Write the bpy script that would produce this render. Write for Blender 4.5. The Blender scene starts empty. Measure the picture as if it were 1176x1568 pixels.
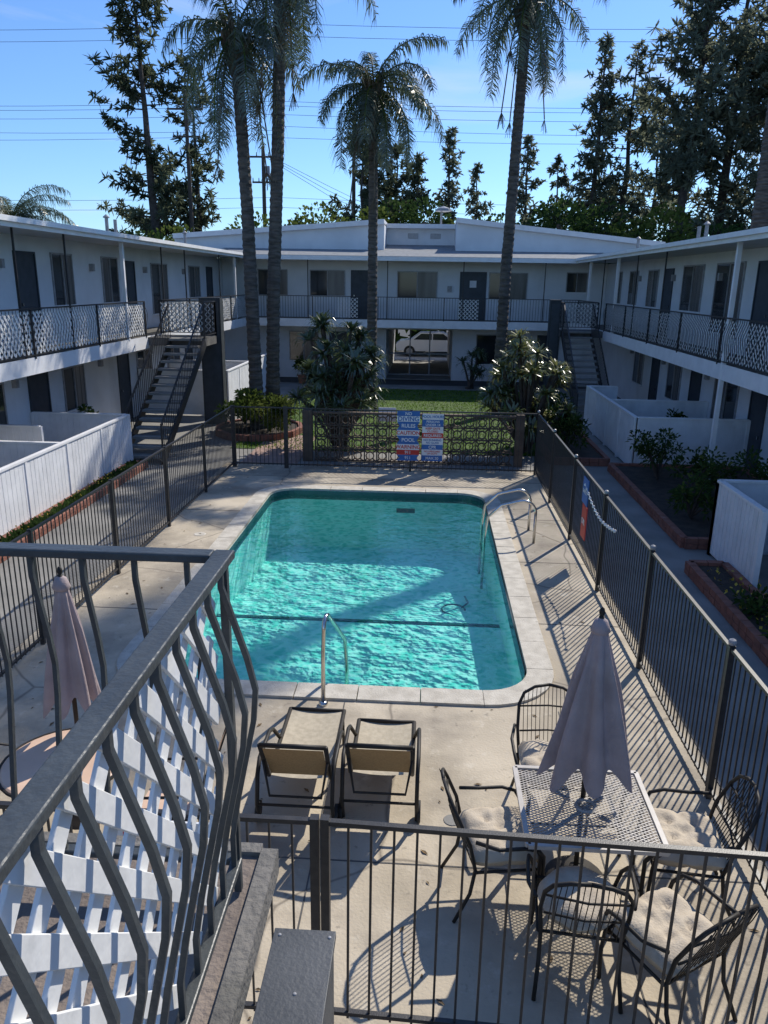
import bpy, math, random
from mathutils import Vector, Matrix
random.seed(7)
V=Vector
SC=bpy.context.scene
COL=bpy.context.collection
# ------------------------------------------------------------ materials
def mat(name,c1,c2=None,rough=.7,scale=4.,detail=4.,bump=0.,bscale=None,metal=0.,spec=.5,transl=0.,stretch=None,ramp=(.35,.65),dist=.02):
    m=bpy.data.materials.new(name); m.use_nodes=True; nt=m.node_tree; N=nt.nodes; L=nt.links
    b=N['Principled BSDF']; b.inputs['Roughness'].default_value=rough; b.inputs['Metallic'].default_value=metal
    b.inputs['Specular IOR Level'].default_value=spec
    tc=N.new('ShaderNodeTexCoord'); mp=N.new('ShaderNodeMapping'); L.new(tc.outputs['Object'],mp.inputs[0])
    if stretch: mp.inputs['Scale'].default_value=stretch
    if c2 is None: c2=tuple(x*.82 for x in c1)
    n=N.new('ShaderNodeTexNoise'); n.inputs['Scale'].default_value=scale; n.inputs['Detail'].default_value=min(detail,5); L.new(mp.outputs[0],n.inputs['Vector'])
    r=N.new('ShaderNodeValToRGB'); L.new(n.outputs['Fac'],r.inputs[0])
    r.color_ramp.elements[0].position=ramp[0]; r.color_ramp.elements[1].position=ramp[1]
    r.color_ramp.elements[0].color=(*c2,1); r.color_ramp.elements[1].color=(*c1,1)
    if transl:
        N.remove(b); d=N.new('ShaderNodeBsdfDiffuse'); L.new(r.outputs[0],d.inputs[0])
        t=N.new('ShaderNodeBsdfTranslucent'); L.new(r.outputs[0],t.inputs[0]); mx=N.new('ShaderNodeMixShader'); mx.inputs[0].default_value=transl
        L.new(d.outputs[0],mx.inputs[1]); L.new(t.outputs[0],mx.inputs[2])
        if rough>.6: L.new(mx.outputs[0],N['Material Output'].inputs[0]); return m
        g=N.new('ShaderNodeBsdfGlossy'); g.inputs['Roughness'].default_value=rough*.8; mx2=N.new('ShaderNodeMixShader'); mx2.inputs[0].default_value=.09
        L.new(mx.outputs[0],mx2.inputs[1]); L.new(g.outputs[0],mx2.inputs[2]); L.new(mx2.outputs[0],N['Material Output'].inputs[0])
        return m
    L.new(r.outputs[0],b.inputs['Base Color'])
    if bump:
        n2=N.new('ShaderNodeTexNoise'); n2.inputs['Scale'].default_value=bscale or scale*6; n2.inputs['Detail'].default_value=3; L.new(mp.outputs[0],n2.inputs['Vector'])
        bp=N.new('ShaderNodeBump'); bp.inputs['Strength'].default_value=bump; bp.inputs['Distance'].default_value=dist
        L.new(n2.outputs['Fac'],bp.inputs['Height']); L.new(bp.outputs[0],b.inputs['Normal'])
    return m
def addstain(m,col,scale,lo,hi,amount,stretch=None,kind='noise'):
    nt=m.node_tree; N=nt.nodes; L=nt.links; b=N.get('Principled BSDF')
    if not b: return m
    src=b.inputs['Base Color'].links[0].from_socket
    tc=N.new('ShaderNodeTexCoord'); mp=N.new('ShaderNodeMapping'); L.new(tc.outputs['Object'],mp.inputs[0])
    if stretch: mp.inputs['Scale'].default_value=stretch
    if kind=='noise':
        n=N.new('ShaderNodeTexNoise'); n.inputs['Scale'].default_value=scale; n.inputs['Detail'].default_value=5; n.inputs['Roughness'].default_value=.65; L.new(mp.outputs[0],n.inputs['Vector']); o=n.outputs['Fac']
    else:
        nz=N.new('ShaderNodeTexNoise'); nz.inputs['Scale'].default_value=scale*2; L.new(mp.outputs[0],nz.inputs['Vector'])
        mxv=N.new('ShaderNodeMix'); mxv.data_type='VECTOR'; mxv.inputs[0].default_value=.25; L.new(mp.outputs[0],mxv.inputs[4]); L.new(nz.outputs['Color'],mxv.inputs[5])
        n=N.new('ShaderNodeTexVoronoi'); n.feature='DISTANCE_TO_EDGE'; n.inputs['Scale'].default_value=scale; L.new(mxv.outputs[1],n.inputs['Vector']); o=n.outputs['Distance']
    mr=N.new('ShaderNodeMapRange'); mr.inputs[1].default_value=lo; mr.inputs[2].default_value=hi; mr.inputs[3].default_value=0; mr.inputs[4].default_value=amount; L.new(o,mr.inputs[0])
    mx=N.new('ShaderNodeMix'); mx.data_type='RGBA'; L.new(mr.outputs[0],mx.inputs[0]); L.new(src,mx.inputs[6]); mx.inputs[7].default_value=(*col,1); L.new(mx.outputs[2],b.inputs['Base Color'])
    return m
M={}
M['stucco']=addstain(mat('stucco_white',(.76,.78,.80),(.68,.70,.72),.85,1.2,8,.3,60),(.42,.41,.39),.9,.58,.8,.4,(1,1,.25))
M['trim']=addstain(mat('trim_white',(.82,.82,.82),(.74,.74,.74),.5,3),(.4,.38,.35),2.,.62,.8,.4)
M['vboard']=addstain(mat('painted_boards',(.80,.81,.82),(.70,.71,.72),.6,3,6,.3,30),(.40,.40,.39),1.5,.58,.8,.5,(1,1,.3))
M['concrete']=addstain(addstain(addstain(addstain(mat('deck_concrete',(.57,.49,.37),(.40,.34,.25),.85,.9,10,.25,40),(.20,.17,.135),.55,.47,.62,.65),(.66,.60,.49),5.,.58,.70,.4),(.14,.12,.10),9.,.62,.70,.5),(.12,.10,.08),.45,.007,.0,.7,kind='v')
M['walk']=addstain(mat('walkway_concrete',(.27,.26,.24),(.19,.185,.17),.85,1.2,8,.2,40),(.10,.10,.10),.8,.55,.72,.5)
M['drive']=mat('driveway_concrete',(.45,.43,.40),(.35,.33,.31),.85,1.2,8)
M['coping']=addstain(mat('coping_concrete',(.60,.555,.47),(.45,.41,.34),.8,7,8,.4,60),(.22,.19,.15),14,.58,.72,.55)
M['black']=mat('black_iron',(.02,.02,.022),(.035,.033,.032),.45,20,4,.1)
M['railgrey']=addstain(mat('rail_grey_paint',(.060,.068,.070),(.042,.048,.050),.42,9,5,.15,60),(.15,.13,.1),14,.66,.75,.5)
M['boxgrey']=addstain(mat('box_grey_paint',(.10,.105,.11),(.07,.075,.08),.5,4,6,.2,50,spec=.3),(.25,.24,.22),30,.66,.72,.5)
M['lattice']=addstain(mat('lattice_white',(.85,.85,.83),(.74,.74,.72),.55,4,6,.6,22,dist=.004),(.4,.4,.4),10,.62,.8,.3)
M['landing']=addstain(mat('landing_deck',(.25,.20,.16),(.16,.13,.11),.9,3,9,.5,50),(.09,.08,.07),1.4,.52,.7,.6)
M['slabedge']=mat('slab_edge',(.15,.145,.135),(.09,.085,.08),.9,3,9,.4,40)
M['curb']=addstain(mat('landing_curb',(.20,.185,.165),(.12,.115,.10),.9,5,9,.5,50),(.07,.065,.06),3,.55,.7,.6)
M['plaster']=addstain(mat('pool_plaster',(.76,.92,.87),(.64,.84,.80),.6,1.2,6),(.48,.68,.65),3,.58,.75,.4)
M['pooltile']=mat('pool_tile',(.02,.07,.08),(.03,.11,.12),.2,40,2)
M['glass']=mat('window_glass',(.035,.04,.045),(.015,.018,.02),.06,.8,2,spec=.6)
M['curtain']=mat('window_curtain',(.20,.185,.17),(.06,.055,.05),.25,2,2,stretch=(1,9,.1),spec=.6)
M['door']=mat('door_dark',(.045,.055,.07),(.03,.04,.05),.5,5)
M['alum']=mat('window_frame',(.35,.35,.36),(.25,.25,.26),.4,10)
M['roof']=addstain(mat('roof_shingle',(.26,.27,.28),(.18,.19,.2),.9,6,6,.4,30),(.1,.1,.1),2,.55,.75,.4)
M['soffit']=mat('soffit',(.55,.56,.57),(.48,.49,.5),.8,2)
M['asphalt']=mat('asphalt',(.06,.058,.055),(.04,.04,.04),.9,3,8,.3,60)
M['soil']=mat('soil',(.06,.045,.032),(.03,.022,.016),.95,5,8,.8,30)
M['grass']=mat('grass_base',(.07,.13,.015),(.04,.075,.01),.9,3,8,.6,80,ramp=(.4,.6))
M['blade']=mat('grass_blade',(.15,.25,.02),(.07,.14,.015),.7,2,4,transl=.4)
M['brick']=addstain(mat('brick_edge',(.30,.12,.08),(.20,.085,.06),.85,5,6,.4,40),(.3,.27,.24),3,.6,.75,.5)
M['pinkpath']=mat('pink_path',(.38,.25,.20),(.28,.19,.16),.85,3,6,.2)
M['darkpost']=mat('dark_post',(.035,.045,.05),(.025,.03,.035),.6,5)
M['palmtrunk']=addstain(mat('palm_bark',(.17,.145,.12),(.07,.06,.05),.95,3,8,.9,12,stretch=(1,1,5),dist=.06),(.30,.27,.24),2.5,.6,.75,.5,(1,1,7))
M['palmboot']=mat('palm_boot',(.20,.15,.10),(.09,.07,.045),.9,6,6,.6,20)
M['frond']=mat('palm_frond',(.12,.15,.07),(.045,.065,.03),.5,1.5,4,transl=.45)
M['frond_dry']=mat('palm_dry_frond',(.22,.17,.10),(.12,.09,.05),.8,3,4,transl=.3)
M['pine']=mat('pine_needles',(.15,.17,.10),(.06,.075,.045),.75,.5,5,transl=.5,ramp=(.4,.62))
M['pine2']=mat('pine_needles_light',(.24,.26,.18),(.11,.13,.09),.75,.6,5,transl=.52,ramp=(.4,.62))
M['bark']=mat('bark',(.10,.08,.065),(.05,.04,.032),.95,5,8,.8,20)
M['leafA']=mat('leaf_green',(.07,.115,.035),(.025,.05,.015),.7,1.5,5,transl=.35)
M['leafB']=mat('leaf_yellowgreen',(.16,.19,.05),(.06,.095,.02),.7,2,5,transl=.35)
M['litter']=mat('dry_leaf',(.20,.13,.06),(.10,.07,.04),.9,9,3)
M['yucca']=mat('yucca_leaf',(.15,.19,.085),(.045,.075,.03),.35,1.2,4,transl=.35)
M['yucca2']=mat('yucca_leaf_yellow',(.22,.23,.08),(.07,.10,.03),.35,1.5,4,transl=.3)
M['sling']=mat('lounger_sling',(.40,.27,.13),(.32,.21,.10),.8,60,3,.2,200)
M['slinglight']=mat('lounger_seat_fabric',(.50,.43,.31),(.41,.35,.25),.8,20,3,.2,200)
M['canopy']=addstain(mat('umbrella_fabric',(.42,.335,.325),(.33,.265,.255),.85,4,6,.3,30),(.50,.44,.41),3,.58,.75,.3)
M['cushion']=addstain(mat('cushion_beige',(.56,.48,.37),(.44,.37,.28),.9,8,6,.3,80),(.20,.17,.14),5,.6,.75,.4)
M['tablemetal']=mat('table_metal',(.50,.46,.42),(.40,.37,.33),.45,10)
M['bronze']=mat('chair_bronze',(.035,.03,.026),(.022,.02,.017),.55,12,spec=.3)
M['chrome']=mat('steel_tube',(.72,.70,.66),(.6,.58,.54),.2,10,metal=1.)
M['pinktable']=mat('round_table_top',(.72,.50,.36),(.60,.41,.29),.5,3)
M['terracotta']=mat('terracotta_pot',(.35,.15,.09),(.25,.11,.07),.8,6)
M['signwhite']=mat('sign_white',(.75,.76,.78),(.68,.69,.71),.5,5)
M['signblue']=mat('sign_blue',(.03,.14,.42),(.025,.12,.36),.5,5)
M['signred']=mat('sign_red',(.60,.03,.02),(.5,.025,.02),.5,5)
M['breeze']=mat('breeze_block',(.15,.11,.08),(.09,.065,.05),.9,4,6,.4,30)
M['carpaint']=mat('car_paint',(.65,.66,.68),(.62,.63,.65),.25,2)
M['tire']=mat('tire_rubber',(.02,.02,.02),(.03,.03,.03),.8,8)
M['wood']=mat('pole_wood',(.12,.09,.07),(.07,.055,.045),.95,4,6,stretch=(1,1,.2))
M['wire']=mat('wire',(.10,.11,.13),(.07,.08,.10),.6,4)
M['yellow']=mat('flower_yellow',(.6,.45,.04),(.5,.35,.03),.6,5)
def water_mat():
    m=bpy.data.materials.new('pool_water'); m.use_nodes=True; nt=m.node_tree; N=nt.nodes; L=nt.links; N.remove(N['Principled BSDF'])
    out=N['Material Output']; tc=N.new('ShaderNodeTexCoord')
    n1=N.new('ShaderNodeTexNoise'); n1.inputs['Scale'].default_value=2.2; n1.inputs['Detail'].default_value=3; L.new(tc.outputs['Object'],n1.inputs['Vector'])
    n2=N.new('ShaderNodeTexNoise'); n2.inputs['Scale'].default_value=9; n2.inputs['Detail'].default_value=2; L.new(tc.outputs['Object'],n2.inputs['Vector'])
    ad=N.new('ShaderNodeMath'); ad.operation='MULTIPLY_ADD'; L.new(n2.outputs['Fac'],ad.inputs[0]); ad.inputs[1].default_value=.3; L.new(n1.outputs['Fac'],ad.inputs[2])
    bp=N.new('ShaderNodeBump'); bp.inputs['Strength'].default_value=.5; bp.inputs['Distance'].default_value=.05; L.new(ad.outputs[0],bp.inputs['Height'])
    fr=N.new('ShaderNodeFresnel'); fr.inputs[0].default_value=1.33; L.new(bp.outputs[0],fr.inputs['Normal'])
    gl=N.new('ShaderNodeBsdfGlossy'); gl.inputs['Roughness'].default_value=.03; L.new(bp.outputs[0],gl.inputs['Normal'])
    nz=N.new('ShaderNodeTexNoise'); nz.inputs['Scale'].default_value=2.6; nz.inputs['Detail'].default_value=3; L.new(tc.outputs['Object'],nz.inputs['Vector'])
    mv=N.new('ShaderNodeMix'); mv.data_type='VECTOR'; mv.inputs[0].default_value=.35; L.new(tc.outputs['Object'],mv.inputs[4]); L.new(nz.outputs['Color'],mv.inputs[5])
    vo=N.new('ShaderNodeTexVoronoi'); vo.feature='SMOOTH_F1'; vo.inputs['Scale'].default_value=11.; vo.inputs['Smoothness'].default_value=.25; L.new(mv.outputs[1],vo.inputs['Vector'])  # cell pattern for caustic light, painted into the water's transparent tint
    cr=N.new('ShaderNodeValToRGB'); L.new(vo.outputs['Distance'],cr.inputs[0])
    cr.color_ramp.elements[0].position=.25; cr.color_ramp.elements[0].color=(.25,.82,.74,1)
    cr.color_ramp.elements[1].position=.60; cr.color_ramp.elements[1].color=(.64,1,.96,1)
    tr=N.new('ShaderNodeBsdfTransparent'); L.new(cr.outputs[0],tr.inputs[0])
    mx=N.new('ShaderNodeMixShader'); L.new(fr.outputs[0],mx.inputs[0]); L.new(tr.outputs[0],mx.inputs[1]); L.new(gl.outputs[0],mx.inputs[2]); L.new(mx.outputs[0],out.inputs['Surface'])
    return m
M['water']=water_mat()
# ------------------------------------------------------------ mesh builder
class MB:
    def __init__(s): s.v=[];s.f=[];s.m=[];s.mats=[]
    def mi(s,k):
        if k not in s.mats: s.mats.append(k)
        return s.mats.index(k)
    def face(s,pts,k):
        b=len(s.v); s.v.extend([tuple(p) for p in pts]); s.f.append(tuple(range(b,b+len(pts)))); s.m.append(s.mi(k))
    def box(s,x0,x1,y0,y1,z0,z1,k):
        b=len(s.v); s.v+=[(x0,y0,z0),(x1,y0,z0),(x1,y1,z0),(x0,y1,z0),(x0,y0,z1),(x1,y0,z1),(x1,y1,z1),(x0,y1,z1)]
        q=s.mi(k)
        for f in ((0,3,2,1),(4,5,6,7),(0,1,5,4),(1,2,6,5),(2,3,7,6),(3,0,4,7)): s.f.append(tuple(b+i for i in f)); s.m.append(q)
    def beam(s,p,q,w,h,k,up=(0,0,1)):
        p=V(p);q=V(q);d=(q-p)
        if d.length<1e-6: return
        d.normalize(); up=V(up)
        if abs(d.dot(up))>.98: up=V((0,1,0)) if abs(d.y)<.9 else V((1,0,0))
        a=d.cross(up).normalized()*(w/2); c=a.cross(d).normalized()*(h/2)
        b=len(s.v)
        for o in (p,q):
            for e in (-a-c,a-c,a+c,-a+c): s.v.append(tuple(o+e))
        mi=s.mi(k)
        for f in ((3,2,1,0),(4,5,6,7),(0,1,5,4),(1,2,6,5),(2,3,7,6),(3,0,4,7)): s.f.append(tuple(b+i for i in f)); s.m.append(mi)
    def tube(s,pts,r,k,n=8,cap=True):
        pts=[V(p) for p in pts]; mi=s.mi(k); b=len(s.v); R=r if isinstance(r,(list,tuple)) else [r]*len(pts)
        a=None
        for i,p in enumerate(pts):
            d=(pts[min(i+1,len(pts)-1)]-pts[max(i-1,0)]).normalized()
            if a is None: a=d.orthogonal().normalized()
            else:
                a=(a-d*a.dot(d)); a=a.normalized() if a.length>1e-5 else d.orthogonal().normalized()
            c=d.cross(a)
            for j in range(n):
                t=2*math.pi*j/n; s.v.append(tuple(p+(a*math.cos(t)+c*math.sin(t))*R[i]))
        for i in range(len(pts)-1):
            for j in range(n):
                j2=(j+1)%n; s.f.append((b+i*n+j,b+i*n+j2,b+(i+1)*n+j2,b+(i+1)*n+j)); s.m.append(mi)
        if cap:
            s.f.append(tuple(b+j for j in range(n))[::-1]); s.m.append(mi)
            e=b+(len(pts)-1)*n; s.f.append(tuple(e+j for j in range(n))); s.m.append(mi)
    def lathe(s,prof,c,k,n=24,fold=None):
        mi=s.mi(k); b=len(s.v)
        for (r,z) in prof:
            for j in range(n):
                t=2*math.pi*j/n; rr,zz=(r,z) if not fold else fold(r,z,t)
                s.v.append((c[0]+rr*math.cos(t),c[1]+rr*math.sin(t),c[2]+zz))
        for i in range(len(prof)-1):
            for j in range(n):
                j2=(j+1)%n; s.f.append((b+i*n+j,b+i*n+j2,b+(i+1)*n+j2,b+(i+1)*n+j)); s.m.append(mi)
    def obj(s,name,parent=None,smooth=False,bevel=0):
        me=bpy.data.meshes.new(name); me.from_pydata(s.v,[],s.f)
        for k in s.mats: me.materials.append(M[k])
        me.polygons.foreach_set('material_index',s.m)
        if smooth: me.polygons.foreach_set('use_smooth',[True]*len(s.f))
        me.update(); o=bpy.data.objects.new(name,me); COL.objects.link(o)
        if parent: o.parent=parent
        if bevel:
            bv=o.modifiers.new('b','BEVEL'); bv.width=bevel; bv.segments=2; bv.limit_method='ANGLE'
        return o
def empty(name,parent=None):
    o=bpy.data.objects.new(name,None); COL.objects.link(o); o.empty_display_size=.2
    if parent: o.parent=parent
    return o
def text(body,size,loc,rot,k,name,parent,extr=.001):
    c=bpy.data.curves.new(name,'FONT'); c.body=body; c.size=size; c.extrude=extr; c.offset=size*.02; c.align_x='CENTER'; c.align_y='CENTER'
    c.materials.append(M[k]); o=bpy.data.objects.new(name,c); o.location=loc; o.rotation_euler=rot; COL.objects.link(o); o.parent=parent
    return o
rnd=random.random
def ru(a,b): return a+(b-a)*rnd()
# ------------------------------------------------------------ fence / rail / lattice
def lattice(mb,o,u,L,H,sp=.12,w=.035,t=.006,k='lattice'):
    o=V(o);u=V(u).normalized();z=V((0,0,1));n=u.cross(z)
    for layer,sg in ((0,1),(1,-1)):
        c=-H
        while c<L+H:
            if sg==1: a=max(0,-c); b=min(H,L-c); pa=(c+a,a); pb=(c+b,b)
            else: a=max(0,c-L); b=min(H,c); pa=(c-a,a); pb=(c-b,b)
            if b-a>.02:
                off=n*(t*1.05*layer)
                mb.beam(o+u*pa[0]+z*pa[1]+off,o+u*pb[0]+z*pb[1]+off,w,t,k,up=n)
            c+=sp*1.414
def picket_belly(mb,p,h,n,k,r=.008,bulge=.09):
    p=V(p);n=V(n).normalized()
    prof=[(1.0,0),(.93,.0),(.72,bulge*.75),(.62,bulge),(.52,bulge*.9),(.25,bulge*.25),(.12,.0),(0,0)]
    pts=[p+V((0,0,h*a))+n*b for a,b in prof]
    mb.tube(pts,r,k,4,False)
def fence(mb,p0,p1,h=1.47,sp=.105,post=2.4,k='black',pw=.012,zb=.1,caps=False,rail=.035):
    p0=V(p0);p1=V(p1);d=p1-p0;L=d.length;d.normalize();z=V((0,0,1))
    n=max(1,int(round(L/sp)))
    for i in range(1,n):
        q=p0+d*(L*i/n); mb.beam(q+z*zb*.6,q+z*(h-.01)+d*ru(-.003,.003),pw,pw,k,up=d)
    mb.beam(p0+z*h,p1+z*h,rail,rail*.8,k); mb.beam(p0+z*zb,p1+z*zb,rail*.9,rail*.8,k)
    m=max(1,int(round(L/post)))
    for i in range(m+1):
        q=p0+d*(L*i/m); mb.beam(q-z*.02,q+z*(h+.03),.05,.05,k,up=d)
        if caps:
            mb.lathe([(.0,.075),(.028,.06),(.035,.04),(.03,.02),(.01,.0)],(q.x,q.y,h+.02),'alum',10)
def balcony_rail(mb,p0,p1,nrm,belly=True,lat=True,z0=2.75,H=1.0,sp=.115,r=.007,k='black',latrange=None,lw=.034):
    p0=V((p0[0],p0[1],z0));p1=V((p1[0],p1[1],z0));d=p1-p0;L=d.length;d.normalize();z=V((0,0,1))
    n=int(L/sp)
    for i in range(n+1):
        q=p0+d*(L*i/max(n,1))+z*.08
        if belly: picket_belly(mb,q,H-.1,nrm,k,r,.08)
        else: mb.beam(q,q+z*(H-.1),.014,.014,k,up=d)
    mb.beam(p0+z*H,p1+z*H,.05,.03,k); mb.beam(p0+z*.08,p1+z*.08,.03,.025,k)
    m=max(1,int(round(L/3.)))
    for i in range(m+1):
        q=p0+d*(L*i/m); mb.beam(q,q+z*H,.04,.04,k,up=d)
    if lat:
        segs=latrange or [(0,L)]
        for a,b in segs:
            lattice(mb,p0+d*a+z*.1-V(nrm)*.03,d,b-a,H-.16,.12,lw,.006)
# ------------------------------------------------------------ camera
f=1178.; th=math.atan(352/f); ps=math.atan(66.5*math.cos(th)/f); ro=math.radians(0.9)
Fv=V((-math.sin(ps)*math.cos(th),math.cos(ps)*math.cos(th),-math.sin(th)))
Rv=V((math.cos(ps),math.sin(ps),0)); Uv=V((-math.sin(ps)*math.sin(th),math.cos(ps)*math.sin(th),math.cos(th)))
cr_=Rv*math.cos(ro)+Uv*math.sin(ro); cu_=-Rv*math.sin(ro)+Uv*math.cos(ro)
mw=Matrix(((cr_.x,cu_.x,-Fv.x,0),(cr_.y,cu_.y,-Fv.y,0),(cr_.z,cu_.z,-Fv.z,4.38),(0,0,0,1)))
cd=bpy.data.cameras.new('camera'); cam=bpy.data.objects.new('camera',cd); COL.objects.link(cam); cam.matrix_world=mw
cd.sensor_fit='VERTICAL'; cd.sensor_height=24; cd.lens=24*1178/1568; cd.clip_end=3000; cd.clip_start=.05; SC.camera=cam
# ------------------------------------------------------------ light
A=math.radians(33); E=math.radians(42)
sd=V((math.sin(A)*math.cos(E),math.cos(A)*math.cos(E),math.sin(E)))
sl=bpy.data.lights.new('sun','SUN'); sl.energy=5.0; sl.angle=math.radians(.55); sl.color=(1,.94,.84)
so=bpy.data.objects.new('sun',sl); COL.objects.link(so); so.rotation_euler=sd.to_track_quat('Z','Y').to_euler()
w=bpy.data.worlds.new('World'); SC.world=w; w.use_nodes=True; nt=w.node_tree; N=nt.nodes; L=nt.links
sk=N.new('ShaderNodeTexSky'); sk.sky_type='NISHITA'; sk.sun_disc=False; sk.sun_elevation=E; sk.sun_rotation=A; sk.air_density=1.0; sk.dust_density=.2; sk.ozone_density=2.
bg=N['Background']; bg.inputs[1].default_value=.145
hs=N.new('ShaderNodeMix'); hs.data_type='RGBA'; hs.blend_type='MULTIPLY'; hs.inputs[0].default_value=1; L.new(sk.outputs[0],hs.inputs[6]); hs.inputs[7].default_value=(.60,.83,1.16,1)
tc=N.new('ShaderNodeTexCoord'); mp=N.new('ShaderNodeMapping'); mp.inputs['Scale'].default_value=(2.2,2.2,9); mp.inputs['Location'].default_value=(.4,1.3,.2); L.new(tc.outputs['Generated'],mp.inputs[0])
cn=N.new('ShaderNodeTexNoise'); cn.inputs['Scale'].default_value=1.5; cn.inputs['Detail'].default_value=7; cn.inputs['Distortion'].default_value=.6; L.new(mp.outputs[0],cn.inputs['Vector'])
cr=N.new('ShaderNodeMapRange'); cr.inputs[1].default_value=.56; cr.inputs[2].default_value=.80; cr.inputs[4].default_value=.6; L.new(cn.outputs['Fac'],cr.inputs[0])
mx=N.new('ShaderNodeMix'); mx.data_type='RGBA'; L.new(cr.outputs[0],mx.inputs[0]); L.new(hs.outputs[2],mx.inputs[6]); mx.inputs[7].default_value=(5.6,6.1,7,1); L.new(mx.outputs[2],bg.inputs[0])
vs=SC.view_settings; vs.view_transform='Standard'; vs.look='None'; vs.exposure=0
# ------------------------------------------------------------ ground
import bmesh
def rrect(x0,x1,y0,y1,r,n=8):
    P=[]
    for cx,cy,a0 in ((x1-r,y0+r,-90),(x1-r,y1-r,0),(x0+r,y1-r,90),(x0+r,y0+r,180)):
        for i in range(n+1):
            a=math.radians(a0+90*i/n); P.append((cx+r*math.cos(a),cy+r*math.sin(a)))
    return P
PX0,PX1,PY0,PY1=-3.3,1.27,7.72,16.15
def sheet(name,outer,holes,z,k):
    bm=bmesh.new()
    for lp in [outer]+holes:
        vs_=[bm.verts.new((x,y,z)) for x,y in lp]
        for i in range(len(vs_)): bm.edges.new((vs_[i],vs_[(i+1)%len(vs_)]))
    bmesh.ops.triangle_fill(bm,use_beauty=True,use_dissolve=False,edges=bm.edges[:],normal=(0,0,1))
    for fc in bm.faces:
        if fc.normal.z<0: fc.normal_flip()
    me=bpy.data.meshes.new(name); bm.to_mesh(me); bm.free(); me.materials.append(M[k]); o=bpy.data.objects.new(name,me); COL.objects.link(o); return o
def rc(x0,x1,y0,y1): return [(x0,y0),(x1,y0),(x1,y1),(x0,y1)]
pout=rrect(PX0-.3,PX1+.3,PY0-.3,PY1+.3,.85)
sheet('ground',rc(-600,600,-300,900),[rc(-4.7,2.6,6,17.5)],-.008,'asphalt')
sheet('concrete_deck',rc(-4.95,2.78,.5,18.5),[pout],0,'concrete')
g=MB(); g.face([(-20,46.05,0),(20,46.05,0),(20,50.6,0),(-20,50.6,0)],'drive'); g.obj('driveway')
g=MB()
for x0,x1,y in ((-4.9,-3.62,9.6),(-4.9,-3.62,12.0),(-4.9,-3.62,14.4),(1.59,2.7,9.6),(1.59,2.7,12.0),(1.59,2.7,14.4),(-4.9,2.7,17.3),(-4.9,2.7,5.0)): g.box(x0,x1,y,y+.012,.001,.004,'slabedge')
for x in (-3.1,-.8,1.5): g.box(x,x+.012,1,7.38,.0015,.0045,'slabedge')
g.obj('deck_joints')
g=MB()
for i in range(320):
    x=ru(-4.6,2.5);y=ru(3,18)
    if PX0-.35<x<PX1+.35 and PY0-.35<y<PY1+.35: continue
    a=ru(0,6.28);l=ru(.015,.045); g.face([(x-l*math.cos(a),y-l*math.sin(a),.006),(x+l*.35*math.sin(a),y-l*.35*math.cos(a),.012),(x+l*math.cos(a),y+l*math.sin(a),.006),(x-l*.35*math.sin(a),y+l*.35*math.cos(a),.009)],'litter')
g.obj('leaf_litter')
g=MB(); g.box(2.79,7.8,-2,34.5,-.05,-.001,'walk'); g.obj('walkway')
g=MB(); g.box(-9.6,-4.96,-2,34.5,-.05,-.001,'walk'); g.obj('walkway')
g=MB(); g.box(-4.955,2.785,18.51,34.5,-.05,-.001,'walk'); g.obj('path')
g=MB(); g.face([(-5.3,20.2,.012),(3.9,20.2,.012),(3.9,33,.012),(-5.3,33,.012)],'grass')
for i in range(18000):
    x=ru(-5.25,3.85);y=20.2+12.7*rnd()**1.2;a=ru(0,6.28);h=ru(.04,.09);dx=math.cos(a)*.014;dy=math.sin(a)*.014
    g.face([(x-dx,y-dy,.01),(x+dx,y+dy,.01),(x+ru(-.03,.03),y+ru(-.03,.03),h)],'blade')
g.obj('lawn')
g=MB(); g.box(-4.6,-3.2,18.52,22.2,-.04,.016,'pinkpath'); g.obj('brick_path')
# ------------------------------------------------------------ pool
pool=empty('swimming_pool')
inn=rrect(PX0,PX1,PY0,PY1,.55,8); out=rrect(PX0-.31,PX1+.31,PY0-.31,PY1+.31,.86,8)
def resample(lp,ds):
    P=[]
    for i in range(len(lp)):
        a=V((*lp[i],0)) ;b=V((*lp[(i+1)%len(lp)],0)); l=(b-a).length; n=max(1,int(round(l/ds)))
        P+= [ (i,t/n) for t in range(n)]
    return P
def at(lp,i,t): a=lp[i%len(lp)];b=lp[(i+1)%len(lp)]; return (a[0]+(b[0]-a[0])*t,a[1]+(b[1]-a[1])*t)
c=MB(); params=resample(inn,.75)
for q in range(len(params)):
    i,t=params[q]; i2,t2=params[(q+1)%len(params)]
    big=( (i2,t2)==(i+1,0) and t==0 and (V(at(inn,i,0))-V(at(inn,i2,0))).length<.3)
    gp=.0 if big else .006
    a0=at(inn,i,t);b0=at(out,i,t);a1=at(inn,i2,t2);b1=at(out,i2,t2)
    def ins(p,q2,g_):
        d=V(q2)-V(p); l=d.length; return V(p)+d*(g_/l) if l>0 else V(p)
    A0=ins(a0,a1,gp);A1=ins(a1,a0,gp);B0=ins(b0,b1,gp);B1=ins(b1,b0,gp)
    z1=.03+ru(-.002,.002)*(not big)
    T=[(A0.x,A0.y,z1),(B0.x,B0.y,z1),(B1.x,B1.y,z1),(A1.x,A1.y,z1)]; Bm=[(x,y,-.04) for x,y,_ in T]
    c.face(T,'coping')
    for e in range(4): c.face([Bm[e],Bm[(e+1)%4],T[(e+1)%4],T[e]],'coping')
c.obj('coping',pool)
b=MB(); inw=rrect(PX0+.02,PX1-.02,PY0+.02,PY1-.02,.53,8); n=len(inw)
for i in range(n):
    a=inw[i];d=inw[(i+1)%n]
    b.face([(a[0],a[1],-2.2),(d[0],d[1],-2.2),(d[0],d[1],-.0),(a[0],a[1],-.0)],'plaster')
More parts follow.
